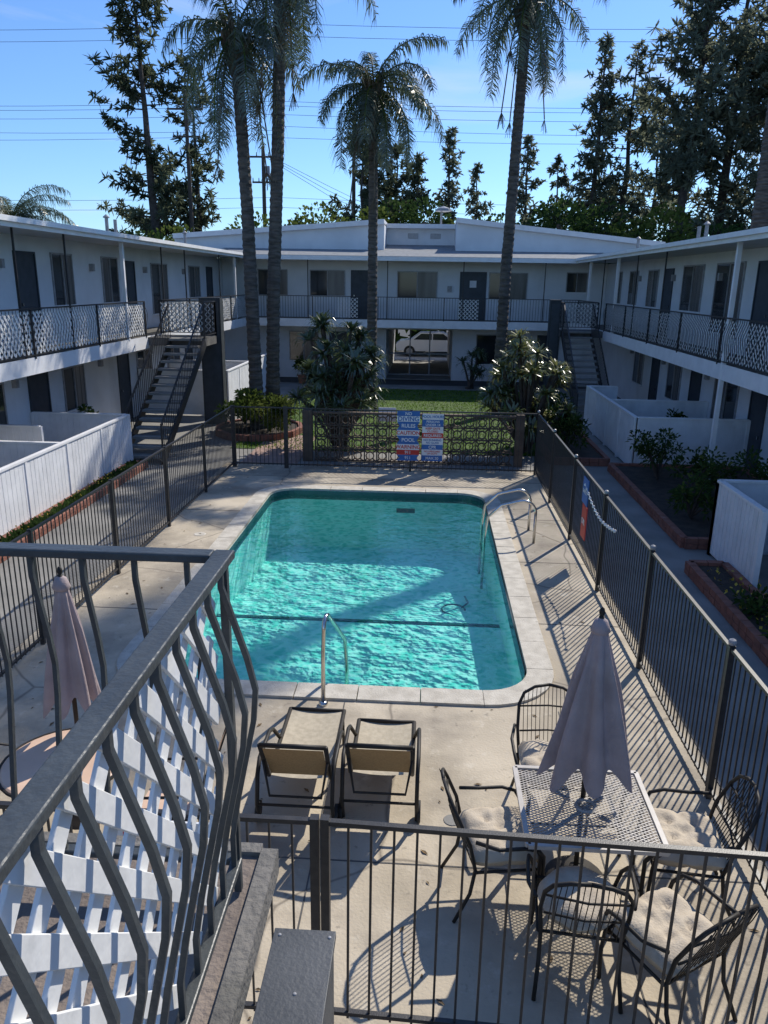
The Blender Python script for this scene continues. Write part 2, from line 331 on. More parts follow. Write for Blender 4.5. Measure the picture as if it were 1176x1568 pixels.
tl=rrect(PX0+.026,PX1-.026,PY0+.026,PY1-.026,.524,8)
for i in range(n):
    a=tl[i];d=tl[(i+1)%n]; b.face([(a[0],a[1],-.2),(d[0],d[1],-.2),(d[0],d[1],-.005),(a[0],a[1],-.005)],'pooltile')
fl=[(7.6,-.68),(11.25,-.82),(13.6,-1.2),(16.3,-1.3)]
for i in range(3):
    y0,z0=fl[i];y1,z1=fl[i+1]; b.face([(PX0-.1,y0,z0),(PX1+.1,y0,z0),(PX1+.1,y1,z1),(PX0-.1,y1,z1)],'plaster')
b.box(PX0,PX1,11.2,11.28,-.9,-.80,'pooltile')
b.box(-.6,-.2,16.12,16.125,-.45,-.35,'pooltile')
b.obj('basin',pool)
b=MB(); b.face([(x,y,-.085) for x,y in rrect(PX0+.015,PX1-.015,PY0+.015,PY1-.015,.53,8)],'water'); b.obj('water',pool)
b=MB(); b.tube([(.55+.2*math.cos(t*.5),12.1+.22*math.sin(t*.5),-.93) for t in range(11)],.016,'pooltile',6); b.tube([(.7,12.2,-.93),(.82,12.5,-.97),(.78,12.9,-1.02)],.016,'pooltile',6); b.obj('pool_hose',smooth=True)
b=MB(); b.lathe([(0,.006),(.07,.006),(.075,.0)],(.32,5.55,0.0),'walk',16); b.lathe([(0,.006),(.1,.006),(.11,.0)],(-4.0,12.9,0.0),'coping',16);b.obj('deck_drain')
def arc(c,r,a0,a1,ax,n=8):
    P=[]
    for i in range(n+1):
        a=math.radians(a0+(a1-a0)*i/n); P.append(V(c)+V(ax)*(r*math.cos(a))+V((0,0,r*math.sin(a))))
    return P
h=MB(); h.tube([(-1.02,7.32,0),(-1.02,7.34,.6)]+arc((-1.0,7.46,.86),.12,180,60,(.1,1,0))+[(-.93,7.75,.72),(-.86,8.0,.45),(-.84,8.02,.1),(-.84,8.02,-.5)],.023,'chrome',10)
h.lathe([(.05,0),(.05,.03),(.022,.04)],(-1.02,7.32,0),'chrome',14); h.obj('pool_handrail',smooth=True)
lad=MB()
for y in (13.0,13.75):
    lad.tube([(1.95,y,0),(1.95,y,.55)]+arc((1.73,y,.55),.22,0,100,(1,0,0))+[(1.35,y,.68),(1.12,y,.45),(1.08,y,.1),(1.08,y,-.9)],.025,'chrome',10)
for z in (-.3,-.6): lad.tube([(1.08,13.0,z),(1.08,13.75,z)],.02,'chrome',8)
lad.obj('pool_ladder',smooth=True)
# ------------------------------------------------------------ fences
FX0,FX1,FY0,FY1=-4.68,2.62,3.62,18.12
m=MB(); fence(m,(FX0,FY0,0),(FX0,FY1,0)); m.obj('pool_fence')
m=MB(); fence(m,(FX1,FY0,0),(FX1,FY1,0),caps=True,sp=.1); m.obj('pool_fence')
m=MB(); fence(m,(-3.35,FY1,0),(FX1,FY1,0)); m.obj('pool_fence')
m=MB(); fence(m,(FX0+.05,FY1,0),(-3.4,FY1,0),post=1.3); m.obj('pool_gate')
m=MB(); fence(m,(FX0,FY0,0),(-.56,FY0,0),sp=.13,post=2); m.obj('pool_fence')
m=MB(); fence(m,(-.5,FY0,0),(FX1,FY0-.12,0),sp=.13,post=3.1,pw=.014)
m.obj('pool_fence')
# ------------------------------------------------------------ signs
def sign_panel(name,x0,x1,rows,y=FY1-.05,z1=1.47):
    e=empty(name); m=MB(); z=z1
    for i,(h_,bk,tk,tx,sz,sh) in enumerate(rows):
        if sh:
            xa=x0+.0;xb=x1;w_=(x1-x0)*.12; zc=z-h_/2
            F_=[(xa,y,z),(xb,y,z),(xb-w_,y,zc),(xb,y,z-h_),(xa,y,z-h_),(xa+w_,y,zc)]
            Bk=[(p[0],y+.012,p[2]) for p in F_]
            m.face(F_[::-1],bk); m.face(Bk,bk)
            for q in range(6): m.face([F_[q],F_[(q+1)%6],Bk[(q+1)%6],Bk[q]],bk)
        else: m.box(x0,x1,y,y+.012,z-h_+.004,z,bk)
        text(tx,sz,((x0+x1)/2,y-.004,z-h_/2),(math.pi/2,0,0),tk,'lettering',e)
        z-=h_
    m.obj('panel',e)
sign_panel('diving_warning_sign',-.70,-.16,[(.12,'signblue','signwhite','NO',.1,0),(.13,'signwhite','signblue','DIVING',.15,0),(.2,'signblue','signwhite','RULES',.12,1),(.14,'signwhite','signred','CAUTION',.125,0),(.2,'signblue','signwhite','POOL',.12,1),(.14,'signwhite','signred','WARNING',.125,0),(.12,'signred','signwhite','911',.1,0),(.14,'signblue','signwhite','911',.1,1)])
sign_panel('pool_rules_sign',-.10,.40,[(.14,'signwhite','signblue','POOL HOURS',.085,0),(.17,'signblue','signwhite','PERSONS\nUNDER 14',.075,0),(.15,'signwhite','signred','KEEP GATE\nCLOSED',.07,0),(.12,'signred','signwhite','REQUIRED',.09,0),(.16,'signwhite','signblue','NO RUNNING\nNO GLASS',.065,0),(.12,'signblue','signwhite','CPR',.1,0),(.14,'signwhite','signred','NO LIFEGUARD\nON DUTY',.055,0),(.14,'signblue','signwhite','MAX 20',.09,0)],z1=1.42)
m=MB(); m.box(-1.22,-.78,19.3,19.32,1.0,1.35,'signwhite'); m.box(-1.01,-.99,19.33,19.36,0,1.3,'alum'); m.obj('notice_board')
e=empty('pool_safety_sign'); m=MB(); m.box(FX1-.045,FX1-.03,11.9,12.3,1.0,1.42,'signblue'); m.box(FX1-.045,FX1-.03,11.85,12.2,.45,.99,'signred'); m.obj('panel',e)
text('SAFETY',.09,(FX1-.05,12.1,1.2),(math.pi/2,0,-math.pi/2),'signwhite','lettering',e); text('CPR',.13,(FX1-.05,12.05,.72),(math.pi/2,0,-math.pi/2),'signwhite','lettering',e)
m=MB()
for i in range(16):
    t=i/15; p=(FX1-.05,12.1-2.1*t,1.32-.15*math.sin(t*3.14)-.1*t); m.lathe([(0,-.025),(.018,-.018),(.022,0),(.018,.018),(0,.025)],p,'signwhite',8)
m.tube([(FX1-.05,12.1-2.1*t/15,1.32-.15*math.sin(t/15*3.14)-.1*t/15) for t in range(16)],.007,'signwhite',5); m.obj('life_line_rope',smooth=True)
e=empty('fee_sign'); m=MB(); m.box(-1.72,-1.06,FY0-.06,FY0-.045,1.20,1.46,'signwhite'); m.obj('panel',e); text('FREE SI',.17,(-1.39,FY0-.065,1.33),(math.pi/2,0,0),'signred','lettering',e)
# ------------------------------------------------------------ breeze block wall
m=MB(); bw=.31
for i in range(16):
    for j in range(4):
        x=-2.8+i*bw;z=.02+j*.3; cx=x+bw/2;cz=z+.15; y=19.0
        m.beam((x,y,z+.012),(x+bw,y,z+.012),.1,.024,'breeze'); m.beam((x+.012,y,z),(x+.012,y,z+.3),.024,.1,'breeze',up=(0,1,0))
        R_=.1; pts=[(cx+R_*math.cos(a*.7854),y,cz+R_*math.sin(a*.7854)) for a in range(9)]
        for q in range(8): m.beam(pts[q],pts[q+1],.025,.08,'breeze',up=(0,1,0))
        for sx,sz in ((1,1),(1,-1),(-1,1),(-1,-1)): m.beam((cx+sx*.075,y,cz+sz*.075),(cx+sx*.145,y,cz+sz*.14),.025,.07,'breeze',up=(0,1,0))
m.box(-2.85,2.2,18.93,19.07,1.22,1.27,'breeze'); m.box(-3.1,-2.86,18.9,19.1,0,1.3,'breeze'); m.box(2.21,2.4,18.9,19.1,0,1.3,'breeze'); m.obj('breeze_block_wall')
# ------------------------------------------------------------ windows & doors
def opening(mb,plane,c,a0,a1,z0,z1,kind,sgn):
    def bx(a,b,d0,d1,za,zb,k):
        lo,hi=sorted((c+sgn*d0,c+sgn*d1))
        if plane=='x': mb.box(lo,hi,a,b,za,zb,k)
        else: mb.box(a,b,lo,hi,za,zb,k)
    if kind=='door':
        bx(a0,a1,-.02,.015,z0,z1,'door')
        bx(a0-.05,a0,-.02,.04,z0,z1+.05,'door');bx(a1,a1+.05,-.02,.04,z0,z1+.05,'door');bx(a0,a1,-.02,.04,z1,z1+.05,'door')
        bx(a0+.08,a0+.12,.015,.06,z0+.95,z0+1.02,'chrome')
    else:
        mid=(a0+a1)/2; sw=rnd()<.4
        k1,k2=('curtain','glass') if sw else ('glass','curtain')
        if kind=='dark': k1=k2='glass'
        bx(a0,mid,-.02,.012,z0,z1,k1); bx(mid,a1,-.02,.02,z0,z1,k2)
        for s0,s1 in ((a0-.04,a0),(a1,a1+.04),(mid-.018,mid+.018)): bx(s0,s1,-.02,.04,z0-.0,z1,'alum')
        bx(a0-.04,a1+.04,-.02,.045,z1,z1+.04,'alum'); bx(a0-.06,a1+.06,-.02,.07,z0-.05,z0,'trim')
# ------------------------------------------------------------ side buildings
def side_building(name,xw,xe,sg,ops,postys,Yend=46,Yb=34.9,depth=9):
    B=empty(name); back=xw-sg*depth
    m=MB(); lo,hi=sorted((xw,back)); m.box(lo,hi,-2,Yend,-.05,5.3,'stucco'); m.obj('walls',B)
    m=MB(); xs=xe+sg*.22
    lo,hi=sorted((xw,xs)); m.box(lo,hi,-2,Yb,5.3,5.33,'soffit')
    lo,hi=sorted((xs,xs+sg*.03)); m.box(lo,hi,-2,Yb,5.27,5.46,'trim')
    lo,hi=sorted((xs+sg*.031,xs+sg*.12)); m.box(lo,hi,-2,Yb,5.36,5.46,'trim')
    xr=(xw+back)/2; zr_=5.47+abs(xr-xs)*.085; m.face([(xs,-2,5.47),(xs,Yend,5.47),(xr,Yend,zr_),(xr,-2,zr_)],'roof'); m.face([(xr,-2,zr_),(xr,Yend,zr_),(back-sg*.1,Yend,5.4),(back-sg*.1,-2,5.4)],'roof')
    for y in (22,22.6,29): m.tube([(xs-sg*1.,y,5.4),(xs-sg*1.,y,5.95)],.05,'alum',8)
    for y in (22,29): m.lathe([(.09,0),(.09,.03),(.0,.1)],(xs-sg*1.,y,5.95),'alum',10)
    m.obj('roof',B)
    m=MB(); lo,hi=sorted((xw-sg*.02,xe)); m.box(lo,hi,-2,Yb,2.5,2.75,'slabedge')
    lo,hi=sorted((xe+sg*.002,xe+sg*.03)); m.box(lo,hi,-2,Yb,2.44,2.78,'trim'); m.obj('balcony',B)
    m=MB()
    for kind,a,b_,z0,z1 in ops: opening(m,'x',xw,a,b_,z0,z1,kind,sg)
    for y in (17.4,22.2,26.4,30.6):
        lo,hi=sorted((xw+sg*.002,xw+sg*.12)); m.box(lo,hi,y-.06,y+.06,4.55,4.75,'alum'); m.box(lo,hi,y-.06,y+.06,1.9,2.08,'alum')
    m.obj('windows_and_doors',B)
    m=MB()
    for y,k,full in postys:
        wd=.09 if k=='trim' else .035
        m.box(xe-wd/2,xe+wd/2,y-wd/2,y+wd/2,0 if full else 2.76,5.29,k)
    m.obj('posts',B)
    return B
zu0,zu1=2.76+.92,4.93
Lops=[('door',18.1,19.0,2.76,4.9),('win',19.9,21.0,zu0,zu1),('win',23.0,24.1,zu0,zu1),('door',24.7,25.5,2.76,4.85),('win',27.1,28.7,3.2,4.85),('win',31.4,32.8,zu0,4.85),('door',33.9,34.7,2.76,4.85),('win',13.6,15.2,zu0,zu1),
 ('dark',15.4,16.9,1.0,2.05),('door',18.1,19.0,0,2.05),('win',19.9,21.1,.95,2.05),('door',23.6,24.4,0,2.05),('win',25.2,26.5,.9,2.05),('win',28.2,29.6,.9,2.05),('door',30.4,31.2,0,2.05)]
LB=side_building('apartment_building',-9.6,-8.15,1,Lops,[(20.9,'trim',False),(15.4,'black',False),(17.6,'black',False),(26.3,'black',False),(30.6,'black',False),(33,'trim',False),(10,'trim',True),(24,'black',False)])
m=MB(); balcony_rail(m,(-8.12,6),(-8.12,22.2),(1,0,0),True,True,sp=.13,r=.006,lw=.055); balcony_rail(m,(-8.12,23.7),(-8.12,34.9),(1,0,0),True,True,sp=.14,r=.006,lw=.055); m.obj('balcony_railing',LB)
Rops=[('door',18.9,19.8,2.76,4.95),('win',20.7,22.6,3.2,4.97),('win',23.7,25.5,zu0,4.97),('door',26.6,27.5,2.76,4.9),('win',28.3,29.5,zu0,4.9),('win',31.0,32.2,zu0,4.9),('win',33.6,34.4,zu0,4.9),('win',15.0,17.0,zu0,4.95),
 ('door',18.3,19.1,0,2.05),('win',20.0,21.6,.6,2.05),('door',22.8,23.6,0,2.05),('win',24.6,25.9,.9,2.05),('door',27.0,27.8,0,2.05),('win',29,30.2,.9,2.05),('win',12.8,14.5,.9,2.05)]
RB=side_building('apartment_building',7.85,6.42,-1,Rops,[(17.4,'trim',True),(28.2,'trim',False),(22.6,'black',False),(25.6,'black',False),(30.4,'black',False),(33,'trim',False)],depth=4.5)
m=MB(); balcony_rail(m,(6.39,6),(6.39,29.4),(-1,0,0),True,True,sp=.115,lw=.028); balcony_rail(m,(6.39,30.8),(6.39,34.9),(-1,0,0),True,False,sp=.13); m.obj('balcony_railing',RB)
# ------------------------------------------------------------ far building
FB=empty('apartment_building'); m=MB(); YW=36.5
for (x0,x1,y0,y1,z0,z1) in ((-9.59,-2.0,YW,46,0,5.32),(1.07,7.84,YW,46,0,5.32),(-2.0,1.07,YW,46,2.3,5.32)): m.box(x0,x1,y0,y1,z0,z1,'stucco')
m.box(-2.0,1.07,YW+.01,45.99,-.02,.03,'walk')
m.obj('walls',FB)
m=MB()
for x in (-2.0,-.95,.0,1.0): m.box(x,x+.06,38.0,38.06,.03,2.28,'alum')
for z in (.04,1.05,2.2): m.box(-1.93,.99,38.01,38.05,z,z+.06,'alum')
m.obj('lobby_door_frames',FB)
m=MB(); m.box(-8.1,6.4,35.0,YW-.01,2.5,2.75,'slabedge'); m.box(-8.1,6.4,34.96,34.995,2.44,2.78,'trim'); m.obj('balcony',FB)
m=MB(); fops=[('win',-5.5,-3.95,3.75,4.83),('door',-3.6,-2.7,2.76,4.83),('win',-1.5,.25,3.7,4.83),('door',1.35,2.45,2.76,4.83),('win',2.65,4.3,3.72,4.83),('win',6.1,6.95,4.07,4.88),('win',-7.9,-6.6,3.75,4.83),
 ('win',-6.5,-5.2,.8,2.1),('door',-4.6,-3.7,0,2.1),('win',2.2,4.0,.8,2.1),('door',5.0,5.9,0,2.1)]
for kind,a,b_,z0,z1 in fops: opening(m,'y',YW,a,b_,z0,z1,kind,-1)
m.box(.75,.95,YW-.08,YW-.01,4.0,4.25,'alum'); m.box(1.75,2.05,YW-.03,YW-.016,4.2,4.5,'signwhite')
m.obj('windows_and_doors',FB)
m=MB()
m.box(-8.3,6.6,34.72,YW-.01,5.3,5.33,'soffit'); m.box(-8.3,6.6,34.66,34.71,5.26,5.44,'trim')
m.face([(-8.4,34.66,5.45),(6.7,34.66,5.45),(8.,38.2,5.85),(-10.,38.2,5.85)],'roof')
def gable(x0,x1,zt0,zt1,y,zb,th=.22,dep=7):
    m.face([(x0,y,zb),(x1,y,zb),(x1,y,zt1),(x0,y,zt0)],'stucco')
    a=[(x0,y-.25,zt0),(x1,y-.25,zt1),(x1,y-.25,zt1+th),(x0,y-.25,zt0+th)]; bk=[(p[0],y+dep,p[2]) for p in a]
    m.face(a,'trim'); m.face(bk[::-1],'trim')
    for q in range(4): m.face([a[q],bk[q],bk[(q+1)%4],a[(q+1)%4]],'roof' if q==2 else 'trim')
gable(-12.2,-2.25,6.2,6.95,38.0,5.5); gable(1.1,10.6,7.05,6.1,38.0,5.5)
m.face([(-2.25,38,5.5),(-2.25,38,7.0),(-2.25,45,7.0),(-2.25,45,5.5)],'stucco'); m.face([(1.1,38,5.5),(1.1,45,5.5),(1.1,45,7.1),(1.1,38,7.1)],'stucco')
m.box(-2.24,1.09,40.,40.1,5.6,6.9,'stucco'); m.box(-2.24,1.09,39.6,45,6.9,7.1,'trim')
m.face([(-2.24,38.19,5.85),(1.09,38.19,5.85),(1.09,40,6.15),(-2.24,40,6.15)],'roof')
for x in (-1.2,-.1):
    m.box(x,x+.5,39.97,39.995,6.45,6.68,'alum')
    for q in range(4): m.beam((x+.02,39.96,6.48+q*.05),(x+.48,39.96,6.48+q*.05),.02,.012,'trim')
m.tube([(.4,40.5,7.1),(.4,40.5,7.7)],.05,'alum',8); m.lathe([(.0,.25),(.35,.12),(.4,0),(.0,-.05)],(.5,40.5,7.75),'alum',14)
m.obj('roof',FB)
m=MB(); balcony_rail(m,(-8.1,34.98),(6.4,34.98),(0,-1,0),False,True,sp=.12,latrange=[(4.0,4.9),(9.3,10.2)])
for x in (-5.4,-1.9,1.4,4.9): m.box(x-.02,x+.02,34.99,35.03,2.76,5.28,'black')
m.obj('balcony_railing',FB)
# ------------------------------------------------------------ stairs
def stairs(name,x0,x1,y0,y1,xedge,pil):
    S=empty(name); n=15; m=MB(); z1=2.75
    for i in range(n):
        y=y0+(y1-y0)*i/n; z=z1*(i+1)/n; m.box(x0+.04,x1-.04,y,y+(y1-y0)/n+.03,z-.06,z,'walk')
    for x in (x0,x1): m.beam((x,y0-.1,.0),(x,y1,z1-.12),.05,.24,'black')
    lo,hi=sorted((x0,x1)); a=min(lo,xedge);b_=max(hi,xedge); m.box(a,b_,y1+.03,y1+1.25,2.52,2.75,'slabedge')
    m.obj('steps',S)
    m=MB()
    for x in (x0,x1):
        m.beam((x,y0,.95),(x,y1,z1+.95),.045,.03,'black')
        for i in range(2*n+1):
            t=i/(2*n); y=y0+(y1-y0)*t; z=z1*t; m.beam((x,y,z),(x,y,z+.95),.014,.014,'black')
        m.beam((x,y0,0),(x,y0,1.0),.04,.04,'black')
    balcony_rail(m,(a,y1+1.22),(b_,y1+1.22),(0,-1,0),False,True)
    xo=x1 if abs(x1-xedge)>abs(x0-xedge) else x0
    balcony_rail(m,(xo,y1),(xo,y1+1.22),(1,0,0),False,False)
    m.obj('stair_railing',S)
    m=MB(); m.box(pil[0],pil[1],pil[2],pil[2]+.35,0,3.85,'darkpost'); m.box(pil[0]+.05,pil[1]-.05,pil[2]-.012,pil[2]-.002,.2,3.7,'door'); m.obj('pillar',S)
stairs('outdoor_staircase',-7.45,-6.45,18.2,22.3,-8.13,(-7.0,-6.35,23.75))
stairs('outdoor_staircase',4.9,5.95,25.5,29.5,6.4,(4.42,4.8,29.6))
# ------------------------------------------------------------ patio fences
def panelwall(m,p0,p1,h=1.22,t=.05,k='vboard'):
    p0=V((*p0,0));p1=V((*p1,0));d=(p1-p0);L_=d.length;d.normalize();z=V((0,0,1))
    m.beam(p0+z*(h/2+.02),p1+z*(h/2+.02),t*.6,h-.04,k)
    m.beam(p0+z*h,p1+z*h,t*2,.04,'trim')
    nn=max(1,int(L_/1.5))
    for i in range(nn+1):
        q=p0+d*(L_*i/nn); m.beam(q,q+z*(h+.0),t*1.6,t*1.6,'trim',up=d)
    nb=int(L_/.14); nrm=d.cross(z)
    for i in range(nb):
        q=p0+d*(L_*(i+.5)/nb)
        for s_ in (-1,1): m.beam(q+nrm*s_*t*.33+z*(.05+ru(0,.015)),q+nrm*s_*(t*.33+ru(0,.004))+z*(h-.03),.125,.012,k,up=nrm)
m=MB(); panelwall(m,(-7.2,6.5),(-7.2,18.05)); panelwall(m,(-7.25,18.05),(-9.55,18.05)); panelwall(m,(-7.25,14.6),(-9.55,14.6)); panelwall(m,(-7.25,11.),(-9.55,11.));panelwall(m,(-8.5,16.3),(-9.55,16.3)); m.obj('patio_fence')
m=MB(); panelwall(m,(-6.6,25.2),(-6.6,31.5),1.5); panelwall(m,(-6.65,25.2),(-9.55,25.2),1.5);panelwall(m,(-6.65,28.4),(-9.55,28.4),1.5); m.obj('patio_fence')
m=MB(); panelwall(m,(5.1,19.0),(5.1,25.0),1.3); panelwall(m,(5.15,19.0),(7.8,19.0),1.3); panelwall(m,(5.15,22.),(7.8,22.),1.3);panelwall(m,(5.15,25.),(6.,25.),1.3); m.obj('patio_fence')
m=MB(); panelwall(m,(4.9,12.7),(7.8,12.7),1.3); panelwall(m,(4.9,10.9),(4.9,12.7),1.3); panelwall(m,(5.25,10.8),(7.8,10.8),1.3);panelwall(m,(5.25,7),(5.25,10.8),1.3); m.obj('patio_fence')
# ------------------------------------------------------------ planters
def brickrow(m,pts,h=.2,wd=.12):
    for i in range(len(pts)-1):
        a=V((*pts[i],0));b_=V((*pts[i+1],0));L_=(b_-a).length;n_=max(1,int(L_/.22));d=(b_-a)/n_
        for r_ in range(2):
            for j in range(n_):
                p=a+d*(j+.02);q=a+d*(j+.96)
                zz=h*(r_+.5)/2; m.beam(p+V((0,0,zz)),q+V((0,0,zz)),wd+ru(-.01,.01),h/2-.008,'brick')
def planter(name,loop,h=.2):
    e=empty(name); m=MB(); brickrow(m,loop+[loop[0]],h); m.obj('brick_edging',e)
    m=MB(); m.face([(x,y,h-.06) for x,y in loop],'soil'); m.obj('soil',e)
planter('brick_planter',[(4.55,13.0),(7.7,13.0),(7.7,18.8),(4.55,18.8)])
planter('brick_planter',[(4.25,7.5),(5.2,7.5),(4.8,10.8),(4.8,11.8),(4.25,11.8)])
planter('brick_planter',[(-7.1,6.5),(-6.75,6.5),(-6.75,17.8),(-7.1,17.8)],.15)
planter('brick_planter',[(-5.0+1.25*math.cos(a*.524),22.6+1.5*math.sin(a*.524)) for a in range(12)])
planter('brick_planter',[(3.2,19.3),(4.6,19.3),(4.6,24.8),(3.2,24.8)])
# ------------------------------------------------------------ vegetation
def rdir(): 
    z=ru(-1,1);a=ru(0,6.283);r=math.sqrt(1-z*z); return V((r*math.cos(a),r*math.sin(a),z))
def leafq(m,p,d,l,w_,k,bend=.25):
    d=d.normalized(); s_=d.cross(rdir()); s_=s_.normalized()*w_ if s_.length>.01 else V((w_,0,0))
    q=p+d*(l*.5); t=p+d*l-V((0,0,bend*l)); m.face([p,q+s_,t,q-s_],k)
def shrub(m,c,rx,ry,rz,n,k,l=.12,w_=.03,lumps=7):
    c=V(c); L_=[(V((ru(-.7,.7)*rx,ru(-.7,.7)*ry,ru(-.4,.7)*rz)),ru(.22,.5)) for _ in range(lumps)]
    for o,_r in L_: m.tube([c-V((0,0,rz)),c+o*.5+V((0,0,-rz*.3)),c+o],[.025,.015,.006],'bark',5)
    for i in range(n):
        o,r=random.choice(L_); d=rdir(); rad=r*(rnd()**.4); p=c+o+V((d.x*rx*rad,d.y*ry*rad,d.z*rz*rad))
        if p.z<.05: continue
        leafq(m,p,(d+V((0,0,.5))+rdir()*.6),l*ru(.6,1.3),w_,k if rnd()<.8 else 'leafB')
def veg(name,fn):
    m=MB(); fn(m); return m.obj(name)
veg('shrub',lambda m:shrub(m,(-4.6,22.2,.75),.95,.9,.6,2600,'leafB',.14,.03))
veg('shrub',lambda m:shrub(m,(-5.5,22.9,.7),.7,.8,.5,1500,'leafA',.14,.03))
for (x,y,rx,ry,rz,n_) in ((5.3,17.4,.6,.7,.55,700),(5.6,15.9,.6,.8,.62,800),(5.1,14.4,.4,.5,.4,450),(6.9,15.4,.6,1.0,.6,700),(4.55,9.9,.2,.4,.12,200),(4.6,8.9,.25,.5,.12,200),(3.7,20.3,.5,.7,.6,900),(3.9,22.8,.6,1.,.6,1000)):
    veg('shrub',lambda m:shrub(m,(x,y,.15+rz),rx,ry,rz,n_,'leafA',.13,.025,11))
for (x,y) in ((-5.6,34.3),(3.0,34.2),(-8.6,19.2),(-8.7,26.8),(6.6,20.5)):
    e=empty('potted_plant'); m=MB(); m.lathe([(0,0),(.14,0),(.2,.32),(.22,.33),(.22,.37),(.18,.36),(.0,.33)],(x,y,0),'terracotta',18); m.obj('pot',e,smooth=False)
    m=MB(); shrub(m,(x,y,.8),.35,.35,.42,420,'leafA',.16,.03,6); m.obj('foliage',e)
def ground_cover(m):
    for i in range(2500):
        y=ru(6.6,17.7); x=ru(-7.05,-6.8); leafq(m,V((x,y,.1)),V((ru(-.5,.5),ru(-.5,.5),1)),ru(.08,.2),.02,'leafA')
    for i in range(120):
        x=ru(4.35,5.0);y=ru(7.8,11.5); leafq(m,V((x,y,.2)),rdir(),.05,.03,'yellow',0)
        x=ru(-7.05,-6.8);y=ru(7,17); leafq(m,V((x,y,.24)),rdir(),.03,.02,'yellow',0)
veg('ground_cover_plants',ground_cover)
def rosette(m,p,ax,n,l,k,w_=.03):
    ax=ax.normalized()
    for i in range(n):
        d=rdir(); t=rnd(); d=(ax*(1.25-1.6*t)+ (d-ax*d.dot(ax)).normalized()*1.0).normalized()
        side=d.cross(ax); side=side.normalized()*w_ if side.length>.05 else V((w_,0,0)); ll=l*ru(.75,1.1)
        a=p+d*ll*.45; b_=p+d*ll*.8+V((0,0,-.06*ll)); c_=p+d*ll+V((0,0,-.18*ll*(1.2+t)))
        m.face([p-side*.6,p+side*.6,a+side,a-side],k); m.face([a-side,a+side,b_+side*.6,b_-side*.6],k); m.face([b_-side*.6,b_+side*.6,c_],k)
def yucca(m,base,H,R,heads,k='yucca',l=.5,lo=.35):
    base=V(base)
    for i in range(heads):
        a=ru(0,6.283); rr=R*math.sqrt(rnd()); hh=H*(1-.35*(rr/R)**2)*ru(lo,1.)
        top=base+V((rr*math.cos(a),rr*math.sin(a),hh)); mid=base+V((rr*.45*math.cos(a),rr*.45*math.sin(a),hh*.5))
        m.tube([base+V((ru(-.15,.15),ru(-.15,.15),0)),mid,top],[.06,.045,.035],'bark',6)
        rosette(m,top-V((0,0,.1)),V((rr*math.cos(a)*.35,rr*math.sin(a)*.35,1)),44,l,k)
veg('yucca_plant',lambda m:yucca(m,(-2.35,20.5,0),3.85,1.15,50,'yucca',.5,.42))
veg('yucca_plant',lambda m:yucca(m,(2.65,20.7,0),3.25,1.1,46,'yucca2',.42,.35))
veg('yucca_plant',lambda m:yucca(m,(1.8,33.6,0),2.0,.7,9))
veg('yucca_plant',lambda m:yucca(m,(-3.6,33.8,0),1.5,.7,8))
# palms
def frond(m,p,az,el,Lf,k='frond',dens=76,droop=95):
    p=V(p); pts=[p]; n_=14; e=math.radians(el); c_=V((math.cos(az),math.sin(az),0)); dr=math.radians(droop)
    for i in range(n_):
        t=(i+1)/n_; ee=e-dr*t**1.3; ee=max(ee,-1.5); d=c_*math.cos(ee)+V((0,0,math.sin(ee))); pts.append(pts[-1]+d*(Lf/n_))
    m.tube(pts,[.035*(1-.85*i/n_) for i in range(n_+1)],'leafB' if k=='frond' else k,4,False)
    for j in range(dens):
        t=.12+.88*j/dens; q=t*n_; i=min(int(q),n_-1); o=pts[i].lerp(pts[i+1],q-i); tg=(pts[i+1]-pts[i]).normalized()
        sd_=tg.cross(V((0,0,1))); sd_=sd_.normalized() if sd_.length>.05 else V((-c_.y,c_.x,0)); up=sd_.cross(tg)
        ll=Lf*.25*(math.sin(math.pi*(.12+.8*t))**.6)
        for s_ in (-1,1):
            if rnd()<.06: continue
            d=(sd_*s_*1.+tg*ru(.3,.8)+up*ru(-.75,.5)).normalized(); l2=ll*ru(.7,1.15)
            a=o+d*l2*.42+V((0,0,-l2*.06)); b_=o+d*l2*.68+V((0,0,-l2*.52))
            wv=tg*.018; m.face([o-wv*.6,o+wv*.6,a+wv,a-wv],k); m.face([a-wv,a+wv,b_],k)
